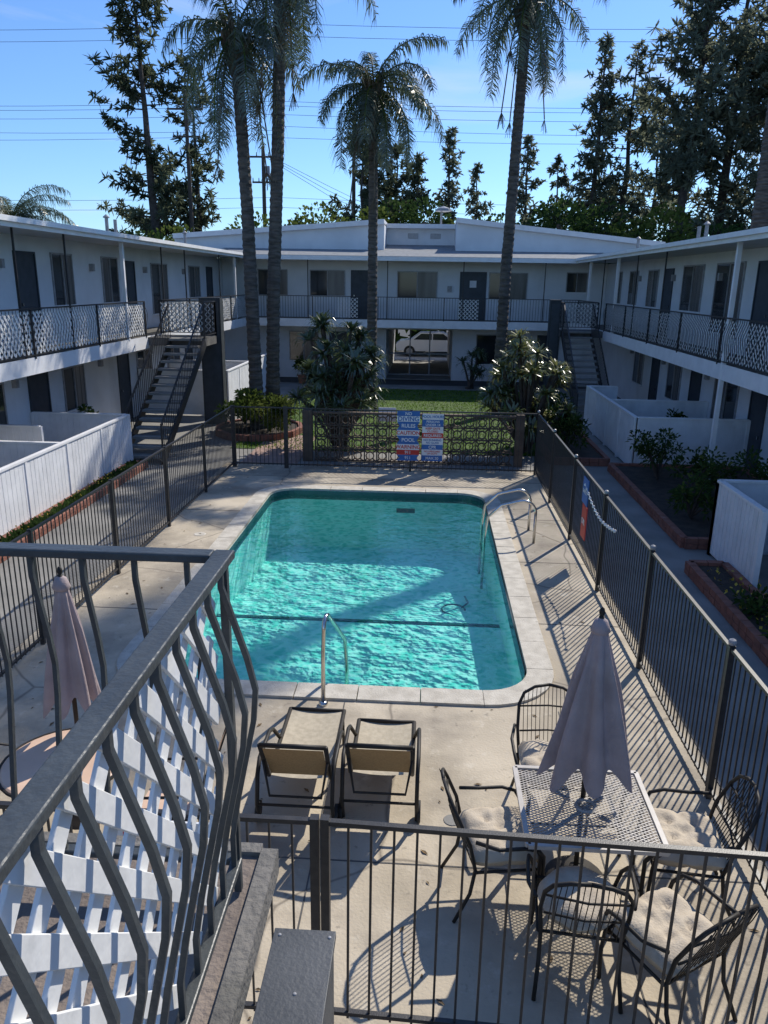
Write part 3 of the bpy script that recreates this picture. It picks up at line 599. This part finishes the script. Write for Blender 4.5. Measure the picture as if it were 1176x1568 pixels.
def palm(name,path,rad,fr,Lf=3.2,elr=(-30,80),seed=1):
    random.seed(seed); m=MB(); path=[V(p) for p in path]
    P=[];R_=[]; tot=sum((path[i+1]-path[i]).length for i in range(len(path)-1)); acc=0
    for i in range(len(path)-1):
        l=(path[i+1]-path[i]).length; n_=int(l/.09)
        for j in range(n_):
            t=(acc+l*j/n_)/tot; P.append(path[i].lerp(path[i+1],j/n_)+V((ru(-.006,.006),ru(-.006,.006),0))); base=rad*(1.25-.25*min(1,t*6))*(1-.22*t); R_.append(base*(1+(.055 if (len(P)%2) else -.035)+ru(-.02,.02)))
        acc+=l
    m.tube(P,R_,'palmtrunk',12)
    top=path[-1]; d=(path[-1]-path[-2]).normalized()
    for i in range(34):
        a=ru(0,6.28); zz=ru(-.5,.5); o=top+d*zz+V((math.cos(a),math.sin(a),0))*rad*.7; m.tube([o,o+V((math.cos(a)*.16,math.sin(a)*.16,.32)),o+V((math.cos(a)*.24,math.sin(a)*.24,.6))],[.09,.06,.03],'palmboot',5)
    m.tube([top-d*.3,top+d*.2,top+d*.7],[rad*.9,rad*1.0,rad*.4],'palmboot',10)
    for i in range(fr):
        el=elr[1]-(elr[1]-elr[0])*((i+.5)/fr)**.8; az=i*2.39996+ru(-.3,.3)
        frond(m,top+d*.55,az,el,Lf*ru(.8,1.12),'frond',droop=ru(75,130))
    for i in range(2): frond(m,top+d*.3,ru(0,6.28),-55,Lf*.8,'frond_dry',30,40)
    for i in range(3):
        a=ru(0,6.28); q=top+d*.3
        pts=[q+V((math.cos(a),math.sin(a),0))*(.15+t*.25)+V((0,0,.1-t*t*.35)) for t in range(4)]; m.tube(pts,.02,'palmboot',5)
        for _ in range(50):
            t=pts[random.randint(1,3)]; m.tube([t,t+V((ru(-.15,.15),ru(-.15,.15),-ru(.2,.5)))],.008,'palmboot',3,False)
    return m.obj(name)
palm('palm_tree',[(-5.05,22.6,.0),(-5.15,22.8,3.5),(-5.25,23,6.5),(-5.40,23,10.1)],.2,18,3.0,seed=3,elr=(-50,78))
palm('palm_tree',[(-4.75,23.3,.0),(-4.6,23.2,4),(-4.35,23.1,8),(-4.15,23,12.2)],.2,20,3.1,seed=11,elr=(-55,75))
palm('palm_tree',[(-1.98,27.0,.0),(-1.97,27,5),(-1.99,27,9.7)],.18,28,2.8,seed=21,elr=(-50,80))
palm('palm_tree',[(2.42,27,.0),(2.48,27,5),(2.66,27,12.2)],.2,20,3.1,seed=33,elr=(-45,78))
palm('palm_tree',[(-26.3,50,0),(-26.3,50,7.2)],.25,40,4.2,seed=5)
palm('palm_tree',[(13.1,33.4,0),(13.0,33.4,14),(13.1,33.4,27.4)],.42,40,3.2,seed=51,elr=(-60,75))
# conifers
def conifer(name,base,H,W,z0=.12,nb=80,k='pine',shape='cone',tuft=.55,seed=0,lean=0,nt_=12,gap=.25,tf=6,wd=.06):
    random.seed(seed*31+7); m=MB(); base=V(base); P=[];n_=10
    for i in range(n_+1): t=i/n_; P.append(base+V((lean*t+ru(-.1,.1),ru(-.1,.1),H*t)))
    r0=.018*H
    m.tube(P,[r0*(1-.93*i/n_) for i in range(n_+1)],'bark',8)
    gaps=[(ru(0,6.28),ru(z0,.95)) for _ in range(int(10*gap*4))]
    for i in range(nb):
        t=z0+(1-z0)*((i+rnd())/nb); az=ru(0,6.283)
        if any(abs(((az-g_[0]+3.14)%6.28)-3.14)<.7 and abs(t-g_[1])<.04 for g_ in gaps): continue
        q=t*n_; a=min(int(q),n_-1); o=P[a].lerp(P[a+1],q-a)
        if shape=='cone': pr=(1-t)**.7*(.45+.55*min(1,(t-z0)*6+.3))+.07
        elif shape=='oval': pr=(math.sin(math.pi*min(1,max(0,(t-z0)/(1-z0)))**.8)**.6)*.9+.1
        else: pr=.4+.6*abs(math.sin(t*11+seed))*(1-t**4)
        l=W*.5*pr*ru(.6,1.2); el=ru(.0,.5) if shape!='cone' else ru(-.1,.35)
        d=V((math.cos(az)*math.cos(el),math.sin(az)*math.cos(el),math.sin(el)))
        pts=[o,o+d*l*.5+V((0,0,-.04*l)),o+d*l+V((0,0,.12*l))]
        m.tube(pts,[r0*.22*(1-t)+.03,.03,.012],'bark',4,False)
        nt2=max(2,int(l*tf/2.2))
        for j in range(nt2):
            s_=.2+.8*(j+rnd())/nt2; c_=pts[1].lerp(pts[2],(s_-.5)*2) if s_>.5 else o.lerp(pts[1],s_*2)
            c_=c_+rdir()*ru(0,.4)*min(1,l); tl_=tuft*ru(.6,1.2); ax=(d*.5+V((0,0,.35))+rdir()*.5).normalized()
            for _ in range(nt_):
                e=(ax*.5+rdir()).normalized()*tl_*ru(.45,1.)+V((0,0,-.12*tl_)); s2=e.cross(rdir()); s2=s2.normalized()*wd if s2.length>.01 else V((.04,0,0))
                m.face([c_-s2*.6,c_+s2*.6,c_+e*.6+s2,c_+e,c_+e*.6-s2],k)
    return m.obj(name)
T_='pine_tree'
conifer(T_,(-20.4,60,0),26,8.2,.22,170,'pine','col',.75,1,lean=-.8,gap=.5,tf=8)
conifer(T_,(-18.2,63,0),20,6,.25,110,'pine','col',.7,2,gap=.4,tf=7)
conifer(T_,(-23.,66,0),15,5,.3,60,'pine','oval',.7,3,tf=7)
conifer(T_,(1.1,60,0),14.8,4.6,.1,120,'pine2','cone',.5,4,tf=9)
conifer(T_,(3.2,62,0),12.8,4.2,.1,100,'pine2','cone',.5,5,tf=9)
conifer(T_,(6.6,60,0),14.4,4.9,.1,120,'pine2','cone',.5,6,tf=9)
conifer(T_,(-1.1,58,0),12.8,5,.1,110,'pine','cone',.5,7,tf=9)
conifer(T_,(-2.8,62,0),14,5.6,.1,130,'pine','oval',.6,8,tf=8)
conifer(T_,(-5.2,60,0),15,5.5,.1,140,'pine','oval',.6,9,tf=8)
conifer(T_,(8.8,60,0),13.0,4.8,.1,100,'pine2','cone',.5,10,tf=9)
conifer(T_,(11.4,60,0),20.5,6.6,.1,200,'pine2','cone',.6,11,tf=8)
conifer(T_,(14.0,62,0),20.5,6.5,.12,160,'pine2','oval',.65,12,gap=.5)
conifer(T_,(16.2,56,0),24.5,8.5,.16,230,'pine2','oval',.75,13,lean=.8,gap=.6)
conifer(T_,(19.8,58,0),27,9,.14,270,'pine2','oval',.75,14,gap=.6)
conifer(T_,(23.2,57,0),25,8.5,.14,230,'pine2','oval',.75,15,gap=.5)
conifer(T_,(26.6,60,0),22,8,.14,120,'pine2','oval',.75,16)
conifer(T_,(17.8,68,0),17,8,.1,110,'pine','oval',.75,17)
random.seed(77)
def hedge(m):
    for x in [i*1.6-34 for i in range(52)]:
        cz=ru(6.2,8.2) if x>-13 else ru(5,6); r=ru(1.2,2.0); c_=V((x+ru(-.4,.4),51.6+ru(-1.,2.5),cz))
        m.tube([(c_.x,c_.y,0),(c_.x,c_.y,cz)],.15,'bark',5)
        k='leafA' if rnd()<.6 else 'leafB'
        for _ in range(560):
            d=rdir(); p=c_+V((d.x*1.5,d.y*1.2,d.z*1.3))*r*.75*(rnd()**.3); leafq(m,p,d+V((0,0,.3)),.34,.11,k)
    for _ in range(2600):
        leafq(m,V((ru(-36,50),ru(51,54),ru(.5,6.5))),rdir(),1.2,.45,'leafA')
veg('tree_row',hedge)
# ------------------------------------------------------------ utility poles & wires
def upole(name,x,y,H,arms):
    m=MB(); m.tube([(x,y,0),(x,y,H)],[.19,.12],'wood',10)
    for z,wd in arms:
        m.beam((x-wd/2,y-.15,z),(x+wd/2,y-.15,z),.1,.12,'wood')
        for s_ in (-.47,-.2,.2,.47): m.tube([(x+s_*wd,y-.15,z+.05),(x+s_*wd,y-.15,z+.3)],[.05,.03],'alum',6)
    m.tube([(x+.3,y,H-2.),(x+.3,y,H-1.3)],.18,'alum',10)
    m.obj(name)
upole('utility_pole',-17.9,60,17.2,[(16.0,2.6),(14.2,2.0)])
upole('utility_pole',-12.4,60,13.6,[(12.9,2.2),(11.2,1.6)])
upole('utility_pole',-6.2,64,16.6,[(16,1.4)])
m=MB()
for z0,dz in ((17.1,0),(16.8,0),(16.2,0),(15.4,-.3),(22.3,0),(21.5,0),(10.4,0),(9.7,0),(14.6,.2)):
    for a,b_ in ((-60,-12),(-12,40)):
        P=[]
        for i in range(9): t=i/8; P.append((a+(b_-a)*t,61+z0*.1,z0+dz*t-1.2*4*t*(1-t)*.35))
        m.tube(P,.016,'wire',4,False)
for dz in (0,.35,.7): m.tube([(-12.2,60,12.9+dz*.3),(-8.5,66,11.+dz),(-4,75,9.5+dz)],.016,'wire',4,False)
m.obj('power_lines')
# ------------------------------------------------------------ parked car behind lobby
def car(name,cx,cy):
    e=empty(name); m=MB()
    prof=[(-2.2,.35),(-2.25,.75),(-2.0,.95),(-1.35,1.02),(-.75,1.45),(.7,1.47),(1.35,1.05),(2.1,.92),(2.25,.6),(2.2,.35)]
    for s_ in (0,1):
        y=cy+(-.88 if s_==0 else .88); pts=[(cx+a,y,b_) for a,b_ in prof]; m.face(pts if s_ else pts[::-1],'carpaint')
    for i in range(len(prof)):
        a=prof[i];b_=prof[(i+1)%len(prof)]; m.face([(cx+a[0],cy-.88,a[1]),(cx+b_[0],cy-.88,b_[1]),(cx+b_[0],cy+.88,b_[1]),(cx+a[0],cy+.88,a[1])],'carpaint')
    m.obj('body',e,bevel=.05)
    m=MB()
    for a,b_,c_,d in ((-1.15,-.7,-.05,-.05),(.02,.02,.65,1.15)): m.face([(cx+a,cy-.89,1.04),(cx+d,cy-.89,1.04),(cx+c_,cy-.89,1.4),(cx+b_,cy-.89,1.4)],'glass')
    m.obj('side_windows',e); m=MB()
    for wx in (-1.4,1.4):
        m.tube([(cx+wx,cy-.9,.34),(cx+wx,cy-.68,.34)],.34,'tire',20); m.tube([(cx+wx,cy-.91,.34),(cx+wx,cy-.89,.34)],.2,'alum',14)
        m.tube([(cx+wx,cy+.68,.34),(cx+wx,cy+.9,.34)],.34,'tire',20)
    m.obj('wheels',e)
car('parked_car',.2,49.0)
# ------------------------------------------------------------ patio furniture
def cushion(m,c,sx,sy,h,rot,k='cushion',rnd_=False,n=18):
    c=V(c); ca,sa=math.cos(rot),math.sin(rot); mi=m.mi(k)
    for side in (1,-1):
        b=len(m.v)
        for i in range(n+1):
            for j in range(n+1):
                u=-1+2*i/n;v=-1+2*j/n
                if rnd_:
                    r=max(abs(u),abs(v)); l=math.hypot(u,v) or 1; U_,V_=(u*r/l,v*r/l); q=(1-r**3)
                else: U_,V_=u,v; q=(1-abs(u)**5)*(1-abs(v)**5)
                q=max(q,0)**.45
                tf=0
                if not rnd_:
                    for tx in (-.33,.33):
                        for ty in (-.33,.33): tf+=math.exp(-((U_-tx)**2+(V_-ty)**2)/.016)
                    q*=1-.25*math.exp(-(U_**2)/.01)-.25*math.exp(-(V_**2)/.01)
                z=side*h*.5*q*(1-.6*tf*(side>0))+ (0.01*math.sin(7*U_)*math.cos(6*V_))
                x=U_*sx/2*(1-.05*V_*V_);y=V_*sy/2*(1-.05*U_*U_)
                m.v.append((c.x+x*ca-y*sa,c.y+x*sa+y*ca,c.z+z))
        for i in range(n):
            for j in range(n):
                a=b+i*(n+1)+j; f_=(a,a+n+1,a+n+2,a+1); m.f.append(f_ if side>0 else f_[::-1]); m.m.append(mi)
def patio_chair(name,x,y,rot,round_=False):
    e=empty(name); m=MB()
    def T(p): ca,sa=math.cos(rot),math.sin(rot); return (x+p[0]*ca-p[1]*sa,y+p[0]*sa+p[1]*ca,p[2])
    w_=.27
    for s_ in (-1,1):
        m.tube([T(p) for p in ((s_*w_,.27,.0),(s_*(w_+.01),.27,.25),(s_*w_,.26,.42),(s_*(w_+.03),.25,.55),(s_*(w_+.06),.20,.63),(s_*(w_+.07),.1,.66),(s_*(w_+.07),-.08,.66),(s_*(w_+.03),-.24,.70))],.014,'bronze',8)
        m.tube([T(p) for p in ((s_*w_,-.36,.0),(s_*(w_-.02),-.25,.22),(s_*(w_-.02),-.22,.42),(s_*(w_-.0),-.27,.65),(s_*(w_-.01),-.35,.84),(s_*(w_*.8),-.39,.93),(s_*(w_*.45),-.415,.98),(s_*.0,-.425,1.0))],.014,'bronze',8)
    for a,b_ in (((-w_,.25,.42),(w_,.25,.42)),((-w_,-.22,.42),(w_,-.22,.42)),((-w_,-.22,.42),(-w_,.25,.42)),((w_,-.22,.42),(w_,.25,.42))): m.tube([T(a),T(b_)],.011,'bronze',6)
    for a,b_ in (((-w_+.02,-.275,.62),(w_-.02,-.275,.62)),((-w_+.02,-.35,.82),(w_-.02,-.35,.82))): m.tube([T(a),T(((a[0]+b_[0])/2,a[1]-.03,a[2])),T(b_)],.008,'bronze',6)
    for i in range(-6,7):
        xx=i*.036; hh=.985-.9*xx*xx; m.tube([T(p) for p in ((xx,-.23,.43),(xx,-.30,.62),(xx,-.38,.82),(xx*.95,-.42,hh))],.0035,'bronze',4)
    m.obj('frame',e,smooth=True)
    m=MB(); cx,cy,_=T((0,.01,0)); cushion(m,(cx,cy,.50),.54,.54,.18,rot,'cushion',round_); m.obj('seat_cushion',e,smooth=True)
patio_chair('patio_chair',.62,4.78,-math.pi/2+.15)
patio_chair('patio_chair',1.98,4.85,math.pi/2-.1)
patio_chair('patio_chair',1.62,3.98,.55)
patio_chair('patio_chair',1.10,4.2,-.1,True)
patio_chair('patio_chair',1.15,5.72,math.pi)
t=empty('patio_table'); m=MB(); X0,X1,Y0,Y1=.78,1.72,4.42,5.30; zt=.72
for a,b_ in (((X0,Y0),(X1,Y0)),((X1,Y0),(X1,Y1)),((X1,Y1),(X0,Y1)),((X0,Y1),(X0,Y0))): m.beam((*a,zt),(*b_,zt),.035,.03,'tablemetal')
n=44; W_=X1-X0;H_=Y1-Y0
for i in range(-n,n+1):
    for sg in (1,-1):
        c0=i*.028; k2=.55
        xa,ya,xb,yb=0,c0-sg*k2*W_/2+H_/2,W_,c0+sg*k2*W_/2+H_/2
        def clip(x_,y_,xo,yo):
            if y_<0: tt=(0-y_)/(yo-y_) if yo!=y_ else 2; return (x_+(xo-x_)*tt,0,tt)
            if y_>H_: tt=(H_-y_)/(yo-y_) if yo!=y_ else 2; return (x_+(xo-x_)*tt,H_,tt)
            return (x_,y_,0)
        A_=clip(xa,ya,xb,yb);B_=clip(xb,yb,xa,ya)
        if A_[2]>1 or B_[2]>1 or A_[2]<0 or B_[2]<0 or A_[0]>=B_[0]: continue
        m.beam((X0+A_[0],Y0+A_[1],zt+.002*sg),(X0+B_[0],Y0+B_[1],zt+.002*sg),.006,.003,'tablemetal')
m.tube([(1.25+.07*math.cos(a*.52),4.87+.07*math.sin(a*.52),zt) for a in range(13)],.015,'tablemetal',6)
m.beam((X0,Y0,zt-.01),(X1,Y1,zt-.01),.03,.012,'tablemetal'); m.beam((X0,Y1,zt-.012),(X1,Y0,zt-.012),.03,.012,'tablemetal')
m.obj('top',t)
m=MB()
for sx in (-1,1):
    for sy in (-1,1):
        cx=(X0+X1)/2;cy=(Y0+Y1)/2; m.tube([(cx+sx*.40,cy+sy*.37,.0),(cx+sx*.36,cy+sy*.33,.3),(cx+sx*.36,cy+sy*.33,.55),(cx+sx*.42,cy+sy*.39,.7)],.016,'bronze',8)
m.tube([(1.25+.36*(1 if a in(0,1,4) else -1)*1,4.86+.33*(1 if a in (0,3,4) else -1),.3) for a in range(5)],.009,'bronze',6)
m.obj('legs',t,smooth=True)
def umbrella(name,x,y,zb,zt,R_):
    e=empty(name); m=MB(); m.tube([(x,y,0),(x,y,zt+.03)],.019,'bronze',10)
    m.lathe([(.0,.1),(.05,.1),(.06,.05),(.2,.03),(.23,.0)],(x,y,0),'bronze',24)
    m.lathe([(0,.09),(.014,.08),(.022,.05),(.012,.02),(.02,0)],(x,y,zt+.01),'bronze',12); m.obj('pole',e,smooth=True)
    m=MB(); H_=zt-zb; prof=[]
    for i in range(25):
        u=i/24; r=.028+R_*(u**.8)*(.85+.15*u)
        prof.append((r,H_*(1-u)))
    def fold(r,z,tt):
        u=1-z/H_; k_=min(1,u*2.5); w_=math.cos(tt*8+1.2*math.sin(tt*2)); w_=(abs(w_)**.8)*(1 if w_>0 else -1)
        rr=r*(1+.24*k_*w_+.09*k_*math.sin(tt*3+u*4)); zz=z-(.075*k_*u**4*w_)-.03*u*math.sin(tt*2+1)
        return rr,zz
    m.lathe(prof,(x,y,zb),'canopy',128,fold)
    m.lathe([(.0,H_+.03),(.045,H_+.0),(.07,H_-.07),(.06,H_-.09)],(x,y,zb),'canopy',16)
    m.obj('canopy',e,smooth=True)
umbrella('patio_umbrella',1.25,4.97,1.0,2.16,.245)
umbrella('patio_umbrella',-2.80,5.42,1.08,2.14,.165)
t=empty('round_patio_table'); m=MB(); tx,ty=-2.76,5.08; m.lathe([(0,.0),(.45,.0),(.47,-.012),(.47,-.03),(.45,-.035),(0,-.03)],(tx,ty,.74),'pinktable',40)
m.tube([(tx+.475*math.cos(a*.2094),ty+.475*math.sin(a*.2094),.725) for a in range(31)],.014,'bronze',6)
for a in range(4):
    c_,s_=math.cos(a*1.57+.4),math.sin(a*1.57+.4); m.tube([(tx+c_*.4,ty+s_*.4,0),(tx+c_*.2,ty+s_*.2,.35),(tx+c_*.35,ty+s_*.35,.71)],.014,'bronze',8)
m.obj('table',t)
def chair2(x,y,rot):
    e=empty('sling_chair'); m=MB()
    def T(p): ca,sa=math.cos(rot),math.sin(rot); return (x+p[0]*ca-p[1]*sa,y+p[0]*sa+p[1]*ca,p[2])
    for s_ in (-1,1):
        m.tube([T(p) for p in ((s_*.25,.25,0),(s_*.25,.24,.6),(s_*.25,-.1,.63),(s_*.25,-.26,.62),(s_*.25,-.3,0))],.013,'bronze',8)
        m.tube([T(p) for p in ((s_*.22,.24,.43),(s_*.22,-.2,.4),(s_*.22,-.38,.95))],.013,'bronze',8)
    m.obj('frame',e,smooth=True); m=MB()
    m.face([T((-.22,.24,.435)),T((.22,.24,.435)),T((.22,-.2,.405)),T((-.22,-.2,.405))],'pinktable'); m.face([T((-.22,-.2,.405)),T((.22,-.2,.405)),T((.22,-.38,.95)),T((-.22,-.38,.95))],'pinktable'); m.obj('sling',e)
chair2(-1.9,5.1,math.pi/2); chair2(-3.65,5.2,-math.pi/2); chair2(-2.45,4.25,.3)
def lounger(name,x0,x1,yb,yf,zbk=.80):
    e=empty(name); m=MB(); xm=(x0+x1)/2; hy=yb+.30
    for x in (x0,x1):
        m.tube([(x,yf,.34),(x,hy,.34),(x,hy-.06,.42),(x,yb,zbk)],.02,'bronze',8)
        m.tube([(x,yf-.12,.34),(x,yf-.05,.0)],.014,'bronze',8)
        s_=.05 if x==x1 else -.05
        m.tube([(x,hy+.55,.34),(x+s_,hy+.45,.5),(x+s_,hy+.3,.57),(x+s_,hy-.1,.58),(x+s_*.9,hy-.22,.5),(x+s_*.9,hy-.27,.25),(x+s_,hy-.15,.0)],.018,'bronze',8)
        m.tube([(x+s_,hy-.15,.09),(x+s_*1.6,hy-.15,.09)],.09,'tire',16)
    m.tube([(x0,yf,.34),(x1,yf,.34)],.018,'bronze',8); m.tube([(x0,yb,zbk),(xm,yb-.03,zbk+.02),(x1,yb,zbk)],.02,'bronze',8)
    m.tube([(x0-.04,hy-.27,.25),(x1+.04,hy-.27,.25)],.012,'bronze',8); m.tube([(x0,yb+.1,.62),(x0+.05,hy-.22,.3),(x1-.05,hy-.22,.3),(x1,yb+.1,.62)],.012,'bronze',8)
    m.obj('frame',e,smooth=True)
    m=MB(); n_=8
    for i in range(n_):
        a=hy+(yf-hy)*i/n_;b_=hy+(yf-hy)*(i+1)/n_
        for j in range(6):
            xa=x0+.02+(x1-x0-.04)*j/6;xb=x0+.02+(x1-x0-.04)*(j+1)/6
            sg=lambda x:.345-.025*(1-((x-xm)/(x1-x0)*2)**2)
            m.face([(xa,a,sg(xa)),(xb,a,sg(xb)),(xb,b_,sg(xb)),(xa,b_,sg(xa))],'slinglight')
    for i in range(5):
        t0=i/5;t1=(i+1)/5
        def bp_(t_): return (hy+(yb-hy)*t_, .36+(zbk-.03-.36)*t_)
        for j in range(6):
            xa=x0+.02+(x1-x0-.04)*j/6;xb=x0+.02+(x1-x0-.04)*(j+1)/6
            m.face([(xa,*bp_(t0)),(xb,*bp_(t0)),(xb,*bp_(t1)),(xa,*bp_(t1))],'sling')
    m.obj('sling',e,smooth=True)
lounger('sun_lounger',-1.25,-.72,5.28,6.65,.83)
lounger('sun_lounger',-.56,-.03,5.38,6.5,.80)
# ------------------------------------------------------------ foreground landing
L_=empty('stair_landing'); m=MB(); m.box(-3.2,-.45,-1.5,1.86,2.6,2.75,'landing'); m.box(-.449,-.40,-1.5,1.88,2.68,2.765,'curb'); m.box(-3.2,-.45,1.861,1.9,2.64,2.765,'curb'); m.obj('floor_slab',L_)
m=MB(); xr=-.48; yr=1.72; zr=3.74
m.beam((xr,-1.2,zr),(xr,yr+.024,zr),.048,.022,'railgrey'); m.beam((xr-.025,yr,zr),(-3.2,yr,zr),.048,.022,'railgrey')
m.beam((xr,-1.2,2.86),(xr,yr,2.86),.03,.02,'railgrey'); m.beam((xr,yr,2.86),(-3.2,yr,2.86),.03,.02,'railgrey')
m.obj('top_rail',L_,bevel=.004)
m=MB(); y=yr-.03
while y>-1.:
    picket_belly(m,(xr,y,2.86),.875,(1,0,0),'railgrey',.0095,.075); y-=.112
x=xr-.09
while x>-3.1:
    picket_belly(m,(x,yr,2.86),.875,(0,1,0),'railgrey',.0085,.06); x-=.13
m.tube([(xr,yr,2.76),(xr,yr,3.73)],.014,'railgrey',4); m.obj('pickets',L_)
m=MB(); lattice(m,(xr-.03,-1.,2.87),(0,1,0),2.68,.82,.10,.046,.009); m.obj('lattice_panel',L_,bevel=.0015)
m=MB(); m.box(-.63,-.345,2.2,2.84,1.46,1.5,'boxgrey'); m.box(-.62,-.355,2.21,2.83,0,1.459,'boxgrey')
for (x,y) in ((-.6,2.25),(-.37,2.25),(-.6,2.8),(-.37,2.8),(-.48,2.5)): m.lathe([(0,.006),(.008,.005),(.009,.0)],(x,y,1.5),'alum',8)
m.obj('utility_box',bevel=.006)
print('faces',sum(len(o.data.polygons) for o in bpy.data.objects if o.type=='MESH'))
